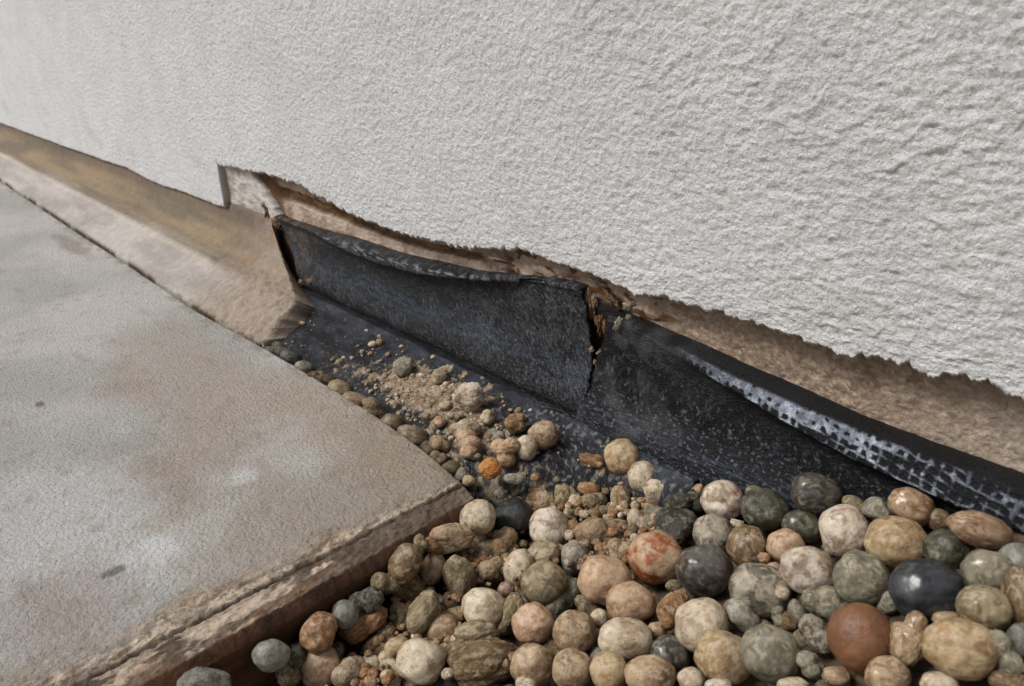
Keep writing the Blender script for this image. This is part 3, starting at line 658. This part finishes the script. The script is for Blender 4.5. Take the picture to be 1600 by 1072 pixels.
# (px, py, w, h, angle, kind, palette, level, gloss, look)
BED = [
 (747,808,55,53,0,'r','cream',0,0,'round cream'), (803,810,64,58,-10,'r','black',0,0,'matt black oval'),
 (859,826,64,60,35,'r','pinkwhite',0,0,'large speckled cream'), (839,867,62,44,-20,'l','cream',-1,0,'broken cream lumpy'),
 (811,887,44,60,20,'r','cream',-1,0,'pale narrow upright'), (850,912,74,66,-15,'r','olive',1,0,'big olive-tan'),
 (756,950,70,60,10,'r','white',1,0,'white brown-pitted'), (714,905,52,86,-5,'a','olive',0,0,'tall grey-olive pear-shaped'),
 (677,888,38,54,15,'r','tan',-1,0,'small upright tan'), (634,880,50,60,25,'r','brown',0,0,'brown-grey egg-shaped'),
 (603,912,40,42,0,'l','olive',-1,0,'small dark olive'), (574,936,44,48,30,'l','dark',-1,0,'dark lumpy olive'),
 (539,959,42,42,0,'r','slate',-1,0,'small bluish grey'), (648,925,76,48,35,'l','brown',0,0,'curled glossy brown'),
 (666,968,54,92,30,'l','olive',0,0,'long ridged olive'), (629,963,40,44,0,'a','yellow',-1,0,'yellowish angular'),
 (709,842,62,46,10,'a','tan',-1,0,'dull tan wedge-shaped'), (674,855,30,26,0,'l','rust',-1,0,'small rusty crumbly'),
 (750,862,58,50,20,'l','tan',-1,0,'knobbly tan'), (787,856,50,46,-20,'l','oliverust',-1,0,'rust-streaked knobbly'),
 (768,890,50,48,0,'l','tan',-1,0,'crusty tan'), (791,921,26,25,0,'r','pinkbrown',0,0,'tiny pinkish brown'),
 (898,872,44,50,0,'r','grey',-1,0,'dim grey-brown'), (757,762,42,32,20,'l','grey',-1,0,'whitish grey crumbly'),
 (786,780,36,30,0,'l','grey',-1,0,'small light grey crumbly'), (840,781,54,48,10,'l','tan',-1,0,'grey and tan knobbly'),
 (884,788,40,50,0,'l','olive',-1,0,'rough olive upright'), (812,942,44,32,30,'r','grey',-2,0,'half-hidden pale grey'),
 (881,933,58,60,0,'l','greygreen',-2,0,'deep-set greenish'), (972,714,54,54,0,'r','yellow',1,0,'yellow-capped ringed'),
 (1005,745,49,49,20,'r','cream',1,0,'smooth beige'), (1032,766,60,46,30,'a','white',0,0,'chipped white angular'),
 (1130,782,65,59,0,'r','pinkwhite',1,0,'white scratched round'), (950,745,56,50,-20,'l','olive',0,0,'brownish cluster-like'),
 (922,764,38,34,0,'l','rust',0,0,'small rust-brown'), (928,722,38,24,20,'l','rust',0,0,'flat rusty flaky'),
 (898,784,44,42,0,'l','cream',-1,0,'brown and cream broken'), (930,789,40,36,10,'l','olive',-1,0,'dull olive broken'),
 (968,790,42,58,-15,'l','tan',-1,0,'pitted tan upright'), (1006,789,42,26,-25,'r','yellow',-1,0,'short rod-shaped tan'),
 (997,822,34,42,0,'l','cream',-1,0,'small crumbling cream'), (1024,812,44,34,0,'l','greygreen',-1,0,'pale green crumbly'),
 (1055,828,62,56,20,'l','dark',0,0,'black and white mottled'), (1072,782,54,44,0,'l','darkgreen',-1,0,'dusky green knobbly'),
 (1086,768,30,20,-30,'r','peach',0,0,'tiny pinkish flat'), (1114,835,64,58,10,'r','mottled',0,0,'grey marbled'),
 (1168,853,62,62,0,'r','brown',0,0,'olive-brown white-flecked'), (1195,795,74,62,15,'r','darkgreen',0,0,'large dark green'),
 (1180,771,34,24,10,'r','olive',0,0,'small tan-capped'), (936,836,80,70,0,'l','tan',-1,0,'broad crusty tan-brown'),
 (970,861,42,46,-20,'l','tan',-1,0,'small sandy knobbly'), (1026,871,84,80,-10,'r','redorange',1,0,'large orange-red'),
 (1101,892,84,78,20,'r','dark',0,1,'large purplish black glossy'), (945,908,84,76,10,'r','peach',1,0,'large pale peach'),
 (1152,820,20,20,0,'a','white',-1,0,'tiny white'), (1227,854,58,50,-15,'r','peach',0,0,'tan cone-like'),
 (1194,872,20,18,0,'r','rust',0,0,'tiny orange-brown'), (1274,772,78,63,10,'r','dark',1,1,'shiny dark brown topmost'),
 (1254,823,60,52,10,'r','darkgreen',0,1,'bottle green'), (1320,831,74,84,-10,'r','pinkwhite',1,0,'white and red mottled'),
 (1400,848,94,77,0,'r','yellow',1,0,'large golden tan'), (1423,792,70,56,25,'r','glossbrown',1,1,'shiny reddish brown'),
 (1374,799,42,40,0,'a','grey',-1,0,'rough pale grey'), (1336,789,42,24,25,'r','olive',-1,0,'thin olive'),
 (1532,829,98,54,18,'r','glossbrown',1,1,'long shiny beige'), (1264,891,84,72,15,'r','pinkwhite',1,0,'pinkish white blotched'),
 (1346,904,84,78,0,'r','greygreen',1,0,'grey-green round'), (1447,921,106,90,0,'r','blueblack',1,1,'large blue-black'),
 (1484,860,76,64,10,'r','darkgreen',-1,0,'shaded green-black'), (1544,893,76,66,0,'r','greygreen',0,1,'upper of two stacked khaki'),
 (1539,951,78,66,0,'r','olive',1,1,'lower of two stacked khaki'), (1288,947,68,52,15,'l','greygreen',-1,0,'dented grey-olive'),
 (1345,996,92,100,0,'s','ball',2,0,'smooth chestnut brown ball-like'), (1591,880,56,60,0,'r','slate',-1,0,'shadowed slate'),
 (1594,936,46,104,0,'r','brown',-1,0,'tall blurred brown'), (1391,943,42,36,0,'a','grey',-2,0,'deep grey'),
 (1209,894,26,30,0,'r','peach',-1,0,'tiny peach-orange'), (985,941,78,60,-5,'r','peach',2,0,'flattened peach'),
 (1050,959,52,62,10,'l','rust',0,0,'orange-tan translucent'), (1026,986,30,28,0,'r','peach',-1,0,'tiny buff'),
 (977,999,84,62,5,'r','cream',2,0,'broad white-banded'), (1095,977,80,80,-15,'r','cream',1,0,'grey-centred beige'),
 (1188,921,92,80,10,'r','mottled',0,0,'large grey-black patched'), (1160,962,64,44,40,'r','grey',-1,0,'bluish grey slanted'),
 (1130,1026,88,76,5,'r','yellow',1,0,'large fawn egg-shaped'), (1204,1020,88,86,0,'r','greygreen',2,0,'large pale grey-green'),
 (898,987,66,62,0,'r','tan',1,0,'white-dusted tan'), (895,1045,60,60,0,'r','tan',1,0,'ochre knuckle-shaped'),
 (952,1049,60,58,0,'r','yellow',1,0,'blunt honey-coloured'), (1016,1056,78,60,0,'r','tan',1,0,'wide tan-grey'),
 (1046,1024,62,58,0,'r','dark',-1,1,'shiny dark chocolate'), (1080,1062,42,36,0,'r','cream',0,0,'small beige nub-like'),
 (1124,1074,44,26,0,'r','pinkwhite',0,0,'bottom-edge pinkish'), (936,966,28,28,0,'r','cream',-1,0,'tiny beige'),
 (936,1026,26,28,0,'r','slate',-2,0,'tiny shaded slate'), (833,975,66,62,0,'r','peach',1,0,'tan with orange side'),
 (832,1038,66,62,0,'r','tan',1,0,'plain buff-brown'), (822,1070,34,30,0,'r','cream',0,0,'small cream bottom-edge'),
 (748,994,98,44,-8,'l','olive',0,0,'long flattened brown-olive'), (798,966,36,66,25,'l','olive',-1,0,'crescent-shaped olive'),
 (694,987,54,60,20,'r','oliverust',-1,0,'smooth khaki-brown'), (658,1033,76,66,5,'r','white',2,0,'chalk white rust-spotted'),
 (747,1042,122,56,-12,'l','brown',0,0,'longest dark brown ridged'), (620,1010,40,28,-20,'r','yellow',0,0,'pale yellow'),
 (597,999,78,38,-48,'l','brown',-1,0,'slanting reddish brown'), (563,985,78,46,-42,'l','rust',0,0,'rust orange knobbly'),
 (498,989,56,62,25,'r','rust',1,0,'half white half orange'), (501,1042,58,66,10,'r','peach',1,0,'peach white-patched'),
 (424,1023,57,46,8,'r','slate',2,0,'grey lens-shaped'), (317,1064,68,46,10,'a','slate',2,0,'grey-brown corner'),
 (545,1052,52,50,0,'l','cream',0,0,'cream clustered'), (579,1037,32,26,0,'r','cream',-1,0,'small cream oval'),
 (607,1040,42,36,-20,'l','cream',-1,0,'tan-white crumbling'), (464,1025,30,42,0,'r','darkgreen',-2,0,'narrow dark olive'),
 (445,1052,44,36,0,'l','olive',-2,0,'deep dark grey-green'), (612,1066,36,26,0,'l','cream',-1,0,'bottom-edge cream crumbly'),
 (1421,1000,58,72,10,'l','tan',1,1,'wet tan double-lobed'), (1386,1056,68,54,-10,'r','tan',1,1,'glistening tan bottom-edge'),
 (1503,1012,106,88,10,'r','yellow',2,0,'biggest tan'), (1468,1070,56,36,0,'r','cream',0,0,'beige half cut off'),
 (1480,968,44,24,0,'r','tan',-1,0,'sliver of tan'), (1275,996,56,52,0,'l','mottled',-1,0,'silver grey crusted'),
 (1267,1040,42,38,0,'l','grey',-1,0,'ashen lumpy'), (1307,1056,42,30,0,'r','tan',-1,0,'small dull tan'),
 (1240,1072,48,24,0,'r','cream',0,0,'small buff cut-off'), (1216,963,34,32,0,'l','greygreen',-2,0,'small green-grey crumbly'),
 (1246,957,26,42,-25,'r','grey',-2,0,'thin pale grey'), (1222,927,22,22,0,'r','cream',1,0,'bead-like cream'),
 (1566,1024,60,72,0,'l','greygreen',-1,0,'blurred grey-green'), (1594,1000,36,50,0,'r','slate',-1,0,'slate sliver at the right edge'),
 (1576,1066,56,34,0,'r','brown',-1,0,'brown corner'), (1300,860,26,22,0,'r','olive',-1,0,'tiny olive'),
 (1150,905,26,26,0,'l','olive',-2,0,'tiny shadowed olive'), (915,940,30,34,0,'l','olive',-2,0,'small shadowed khaki'),
 (1000,900,30,26,0,'l','olive',-2,0,'tiny dark khaki'), (715,960,34,30,0,'a','yellow',-1,0,'small pointed tan'),
 (640,1062,30,26,0,'l','olive',-2,0,'tiny dark green-brown'), (690,1018,32,30,0,'l','olive',-2,0,'small umber'),
 (868,1010,30,34,0,'l','brown',-2,0,'small shaded brown'), (1440,873,30,24,0,'r','brown',-2,0,'tiny umber'),
 (1466,812,36,34,0,'r','brown',-2,0,'shadowed brown'), (1330,950,30,26,0,'l','olive',-2,0,'tiny grey-brown'),
 (1060,922,36,26,0,'l','olive',-2,0,'small mossy'), (523,1020,28,34,0,'l','brown',-2,0,'small dark brown'),
 (870,868,28,32,0,'l','tan',-2,0,'tiny rough tan'), (725,868,28,32,0,'l','tan',-1,0,'tiny crusty tan'),
 (693,833,36,26,20,'l','tan',-1,0,'small crusty tan'), (655,850,24,26,0,'l','olive',-2,0,'tiny dark rough olive'),
]
GAP = [
 (414,537,24,14,25,'r','grey','tiny pale grey'), (434,548,42,24,20,'r','greygreen','long grey-green'), (455,560,34,22,25,'r','dark','dark grey'),
 (475,577,30,24,20,'r','grey','small dirty grey'), (503,592,44,28,25,'r','brown','dark brown flat'), (531,609,38,28,15,'r','yellow','olive-yellow'),
 (556,626,46,24,20,'r','yellow','bright tan'), (588,643,50,34,25,'r','tan','brownish pink'), (613,662,36,28,25,'r','oliverust','rust-rimmed'),
 (645,683,50,32,25,'r','tan','large tan'), (668,702,30,24,20,'r','olive','small dull olive'), (686,717,26,26,10,'l','tan','small crumbly tan'),
 (709,729,44,28,20,'l','olive','rough olive'), (724,744,26,24,0,'r','grey','small grey'),
]
FLAP = [
 (632,573,36,36,0,'a','grey','angular grey',.0), (684,588,28,28,20,'a','cream','small angular beige',.0), (731,622,54,54,0,'l','pinkwhite','pale pinkish lumpy',.0),
 (724,672,50,44,10,'l','cream','crusty cream',.0), (734,694,58,44,-10,'l','peach','orange-tan knobbly',.0), (688,690,36,38,0,'l','tan','rusty tan crumbly',.0),
 (763,652,24,28,0,'l','cream','tiny upright cream',.0), (805,662,38,34,0,'l','rust','brown and rust flaky',.0), (790,703,56,50,-10,'l','peach','flaky white and rust',.0),
 (823,699,36,42,0,'r','cream','smooth cream and rust',.0), (849,680,51,46,-15,'r','tan','round speckled tan',.0), (763,730,52,42,0,'l','orange','bright orange',.0),
 (733,754,32,22,20,'l','yellow','pale yellow crumbly',.0), (803,746,38,24,10,'l','grey','low grey crumbly',.0), (695,632,26,20,0,'l','cream','tiny cream',.0),
 (712,651,30,22,10,'l','cream','small flat cream',.0), (776,680,30,26,0,'l','grey','small ashy',.0), (745,713,26,18,0,'l','grey','tiny grey knobbly',.0),
 (690,660,24,22,0,'l','peach','tiny pinkish',.0), (668,650,18,16,0,'a','tan','tiny sandy',.0),
]
items = []
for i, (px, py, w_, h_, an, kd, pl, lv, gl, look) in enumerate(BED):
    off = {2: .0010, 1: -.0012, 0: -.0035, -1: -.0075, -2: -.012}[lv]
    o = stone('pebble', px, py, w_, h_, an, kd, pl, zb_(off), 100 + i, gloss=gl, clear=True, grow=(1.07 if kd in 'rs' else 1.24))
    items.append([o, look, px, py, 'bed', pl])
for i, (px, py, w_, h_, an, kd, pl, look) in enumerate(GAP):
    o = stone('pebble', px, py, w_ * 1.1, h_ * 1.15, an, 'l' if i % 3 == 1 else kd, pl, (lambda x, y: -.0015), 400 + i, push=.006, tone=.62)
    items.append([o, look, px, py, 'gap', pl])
for i, (px, py, w_, h_, an, kd, pl, look, _) in enumerate(FLAP):
    hh = .5 * h_ / 2300 * .8
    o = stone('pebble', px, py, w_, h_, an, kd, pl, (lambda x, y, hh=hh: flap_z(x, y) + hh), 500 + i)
    items.append([o, look, px, py, 'flap', pl])
# labels: own look, then the nearest easily found neighbour and the side it lies on
LAND = [('smooth chestnut brown ball-like', 'smooth chestnut ball-like pebble'), ('large orange-red', 'large orange-red pebble'), ('large blue-black', 'large blue-black pebble'),
        ('matt black oval', 'matt black pebble'), ('yellow-capped ringed', 'yellow-capped pebble'), ('bright orange', 'bright orange stone'), ('long shiny beige', 'long shiny beige pebble'),
        ('white brown-pitted', 'white brown-pitted pebble'), ('grey lens-shaped', 'grey lens-shaped pebble'), ('chalk white rust-spotted', 'chalk white rust-spotted pebble'),
        ('white scratched round', 'scratched white pebble'), ('white and red mottled', 'white and red mottled pebble'), ('half white half orange', 'half orange pebble'),
        ('round speckled tan', 'round speckled tan pebble'), ('biggest tan', 'biggest tan pebble'), ('large pale grey-green', 'large pale grey-green pebble'),
        ('shiny dark brown topmost', 'shiny dark brown topmost pebble'), ('broad white-banded', 'broad white-banded pebble'), ('long shiny beige', 'long shiny beige pebble'),
        ('big olive-tan', 'big olive-tan pebble'), ('large pale peach', 'large pale peach pebble')]
pos = {it[1]: (it[2], it[3]) for it in items}
GN = {'bed': 'pebbles heaped beside the slab', 'gap': 'pebbles wedged in a row along the slab edge', 'flap': 'stones lying on the black sheet'}
seen = set()
gapn = sorted([it for it in items if it[4] == 'gap'], key=lambda t: t[2])
for it in items:
    o, look, px, py, zone, pl = it
    noun = 'stone' if zone == 'flap' else 'pebble'
    if zone == 'gap':
        k = gapn.index(it)
        side = 'first from the far left' if k == 0 else ('last, by the slab corner' if k == len(gapn) - 1 else 'after the %s one' % gapn[k - 1][1])
        lab = '%s pebble wedged at the slab edge, %s' % (look, side)
    else:
        cand = sorted(((math.hypot(px - pos[a][0], py - pos[a][1]), a, b) for a, b in LAND if a != look), key=lambda t: t[0])
        d_, a_, b_ = cand[0]; dx, dy = px - pos[a_][0], py - pos[a_][1]
        if abs(dx) > abs(dy): rel = 'right of' if dx > 0 else 'left of'
        else: rel = 'below' if dy > 0 else 'above'
        if min(abs(dx), abs(dy)) > .45 * max(abs(dx), abs(dy)):
            rel = ('below' if dy > 0 else 'above') + (' and right of' if dx > 0 else ' and left of')
        lab = '%s %s %s the %s' % (look, noun, rel, b_)
        if zone == 'flap': lab = '%s stone on the black sheet, %s the %s' % (look, rel, b_)
    if len(lab.replace('-', ' ').split()) > 16: lab = lab.replace('stone on the black sheet,', 'stone').replace('wedged at the slab edge, ', 'at the slab edge, ')
    assert lab not in seen, lab
    seen.add(lab)
    tag(o, lab, noun, GN[zone])

# fine gravel under and between the pebbles, and the heap outside the picture
def scatter(name, pts, rad, pals, seed, sub=3, label=None, mat=M_CRUST, tone=1.0):
    rs = np.random.RandomState(seed); D, Fc = ICO[sub]; Vs, Fs, Cs = [], [], []; nv = 0
    for k, p in enumerate(pts):
        r = rad[k]; sc = r * np.array([rs.uniform(.8, 1.25), rs.uniform(.8, 1.2), rs.uniform(.65, .95)])
        R = np.array(Matrix.Rotation(rs.uniform(0, 6.28), 3, 'Z') @ Matrix.Rotation(rs.uniform(-.6, .6), 3, 'X'))
        s = rs.randint(0, 50)
        L = D * (1 + .16 * perlin(D * 1.3, s) + .10 * perlin(D * 3, s + 1) + .05 * perlin(D * 7, s + 2))[:, None]
        Vs.append((L * sc) @ R.T + p); Fs.append(Fc + nv); nv += len(D)
        b0, b1, b2 = [col(*k_) for k_ in PAL[pals[rs.randint(len(pals))]]]
        n1 = fbm(D * 1.7, 3, s + 3); cc = mix(b0, b1, sst(-.1, .2, n1)); cc = mix(cc, b2, .7 * sst(.1, .3, perlin(D * 3, s + 4)))
        Cs.append(cc * rs.uniform(.8, 1.1) * tone)
    return mesh_np(name, np.concatenate(Vs), np.concatenate(Fs), mat, None, np.concatenate(Cs))
rs = np.random.RandomState(3)
pts, rad = [], []
xy = []
while len(xy) < 1000:
    x, y = rs.uniform(.003, .33), rs.uniform(-.30, .086); xy.append((x, y))
    r = rs.uniform(.004, .0072); pts.append((x + r, min(y, .084 - r), bed_z(x, y) - .0150 + rs.uniform(-.002, .003))); rad.append(r)
o = scatter('fine_gravel', pts, rad, ['olive', 'olive', 'brown', 'brown', 'dark', 'darkgreen', 'tan', 'oliverust'], 11, tone=.7)
tag(o, 'fine brown and olive gravel filling the gaps under the pebbles', 'gravel', kind='stuff')
pts, rad = [], []
for _ in range(3600):
    x, y = rs.uniform(.01, .62), rs.uniform(-.62, .075)
    dv = np.array([x, y, bed_z(x, y)]) - CAM; fw = -(dv @ VB)
    if fw > .02:
        pu, pv = 800 + F * (dv @ VR) / fw, 536 - F * (dv @ VD) / fw
        if -40 < pu < 1665 and -100 < pv < 1135: continue
    r = rs.uniform(.007, .013); pts.append((x + .01, y, bed_z(x, y) - .004 + rs.uniform(-.003, .003))); rad.append(r)
o = scatter('loose_gravel', pts, rad, ['cream', 'olive', 'tan', 'peach', 'dark', 'grey', 'yellow', 'greygreen', 'brown'], 12, mat=M_PEB)
tag(o, 'loose rounded gravel spreading on beyond the picked-out pebbles', 'gravel', kind='stuff')
pts, rad = [], []
for cx_, cy_, sx_, sy_, n_ in ((900, 775, 60, 30, 220), (1000, 790, 40, 30, 130), (740, 860, 70, 28, 240), (640, 950, 50, 40, 120), (560, 1050, 40, 20, 60), (780, 755, 50, 16, 110), (720, 735, 30, 14, 60), (930, 850, 50, 30, 110), (700, 1010, 60, 30, 90)):
    for _ in range(n_):
        u_, v_ = cx_ + rs.normal() * sx_ * .7, cy_ + rs.normal() * sy_ * .7
        p = onz(u_, v_, -.012); z = heap_z(p[0], p[1]); p = onz(u_, v_, z)
        if p[0] < .007 and p[1] < .012: continue
        if p[1] > .078: continue
        r = rs.uniform(.0008, .0030); pts.append((p[0], p[1], heap_z(p[0], p[1]) - .0055 + rs.uniform(-.003, .0035))); rad.append(r)
o = scatter('sandy_grit', pts, rad, ['tan', 'cream', 'tan', 'oliverust', 'olive', 'rust'], 14, sub=3, tone=.85)
tag(o, 'sandy mortar grit caked between the clustered pebbles', 'grit', kind='stuff')
# crumbs on the sheet flap
pts, rad = [], []
for _ in range(620):
    s = rs.rand()
    if s < .45: x, y = rs.normal(-.115, .036), rs.normal(.052, .012)
    elif s < .75: x, y = rs.normal(-.06, .040), rs.normal(.040, .016)
    elif s < .9: x, y = rs.uniform(-.24, .03), rs.uniform(.008, .018)
    else: x, y = rs.uniform(-.33, .06), rs.uniform(.015, .082)
    if not (-.335 < x < .07 and .006 < y < .084): continue
    if x > -.03 and y < .05: continue
    r = abs(rs.normal(0, .0009)) + .0005; pts.append((x, y, flap_z(x, y) + r * .5)); rad.append(min(r, .0036))
o = scatter('mortar_crumbs', pts, rad, ['tan', 'cream', 'cream', 'tan', 'tan', 'grey', 'olive'], 13, sub=3)
tag(o, 'sandy mortar crumbs scattered over the flat black flap', 'crumbs', kind='stuff')

# ------------------------------------------------------------------ torn bits in the split and flakes
def bit(name, px, py, w_, h_, an, kd, pl, y, parent, seed, thick=.5, label=None):
    p = ony(px, py, y)
    o = stone(name, px, py, w_, h_, an, kd, pl, p, seed, parent=parent, thick=thick, mat=M_PLASTER)
    if label: o['label'] = label
bit('torn_plaster', 941, 498, 20, 56, 6, 'f', 'ochre', .1085, wall, 601, .5, 'orange-brown torn piece in the split')
bit('torn_plaster', 924, 470, 22, 54, -8, 'f', 'tan', .1065, wall, 602)
bit('torn_plaster', 962, 470, 58, 18, 38, 'f', 'ochre', .1075, wall, 603)
bit('torn_plaster', 905, 444, 74, 10, 24, 'f', 'pinkbrown', .1090, wall, 604)
bit('torn_plaster', 946, 445, 60, 14, 28, 'f', 'pinkbrown', .1060, wall, 605)
bit('torn_plaster', 420, 318, 26, 62, -14, 'f', 'brown', .1060, wall, 606)
bit('torn_plaster', 436, 345, 22, 30, -10, 'f', 'brown', .1050, wall, 607)
bit('torn_plaster', 805, 410, 84, 14, 12, 'f', 'pinkbrown', .1092, wall, 608)
for k, (px, py, w_, h_, an) in enumerate([(983, 478, 24, 16, -20), (966, 507, 14, 27, 28), (983, 496, 14, 10, 0), (924, 547, 10, 12, 20), (935, 551, 10, 6, -30), (929, 566, 6, 9, 0)]):
    bit('pale_flake', px, py, w_, h_, an, 'f', 'grey' if k < 3 else 'tan', .0955 if k > 2 else .0985, memB, 620 + k, .22)
for k, (px, py, w_, h_) in enumerate([(448, 478, 12, 10), (471, 442, 12, 14), (484, 440, 12, 12), (455, 492, 16, 10), (440, 495, 20, 13), (470, 455, 8, 8)]):
    bit('mortar_flake', px, py, w_, h_, 10 * k, 'f', 'tan' if k < 4 else 'slate', .0885 if k < 3 or k == 5 else .074, memA, 640 + k, .5)
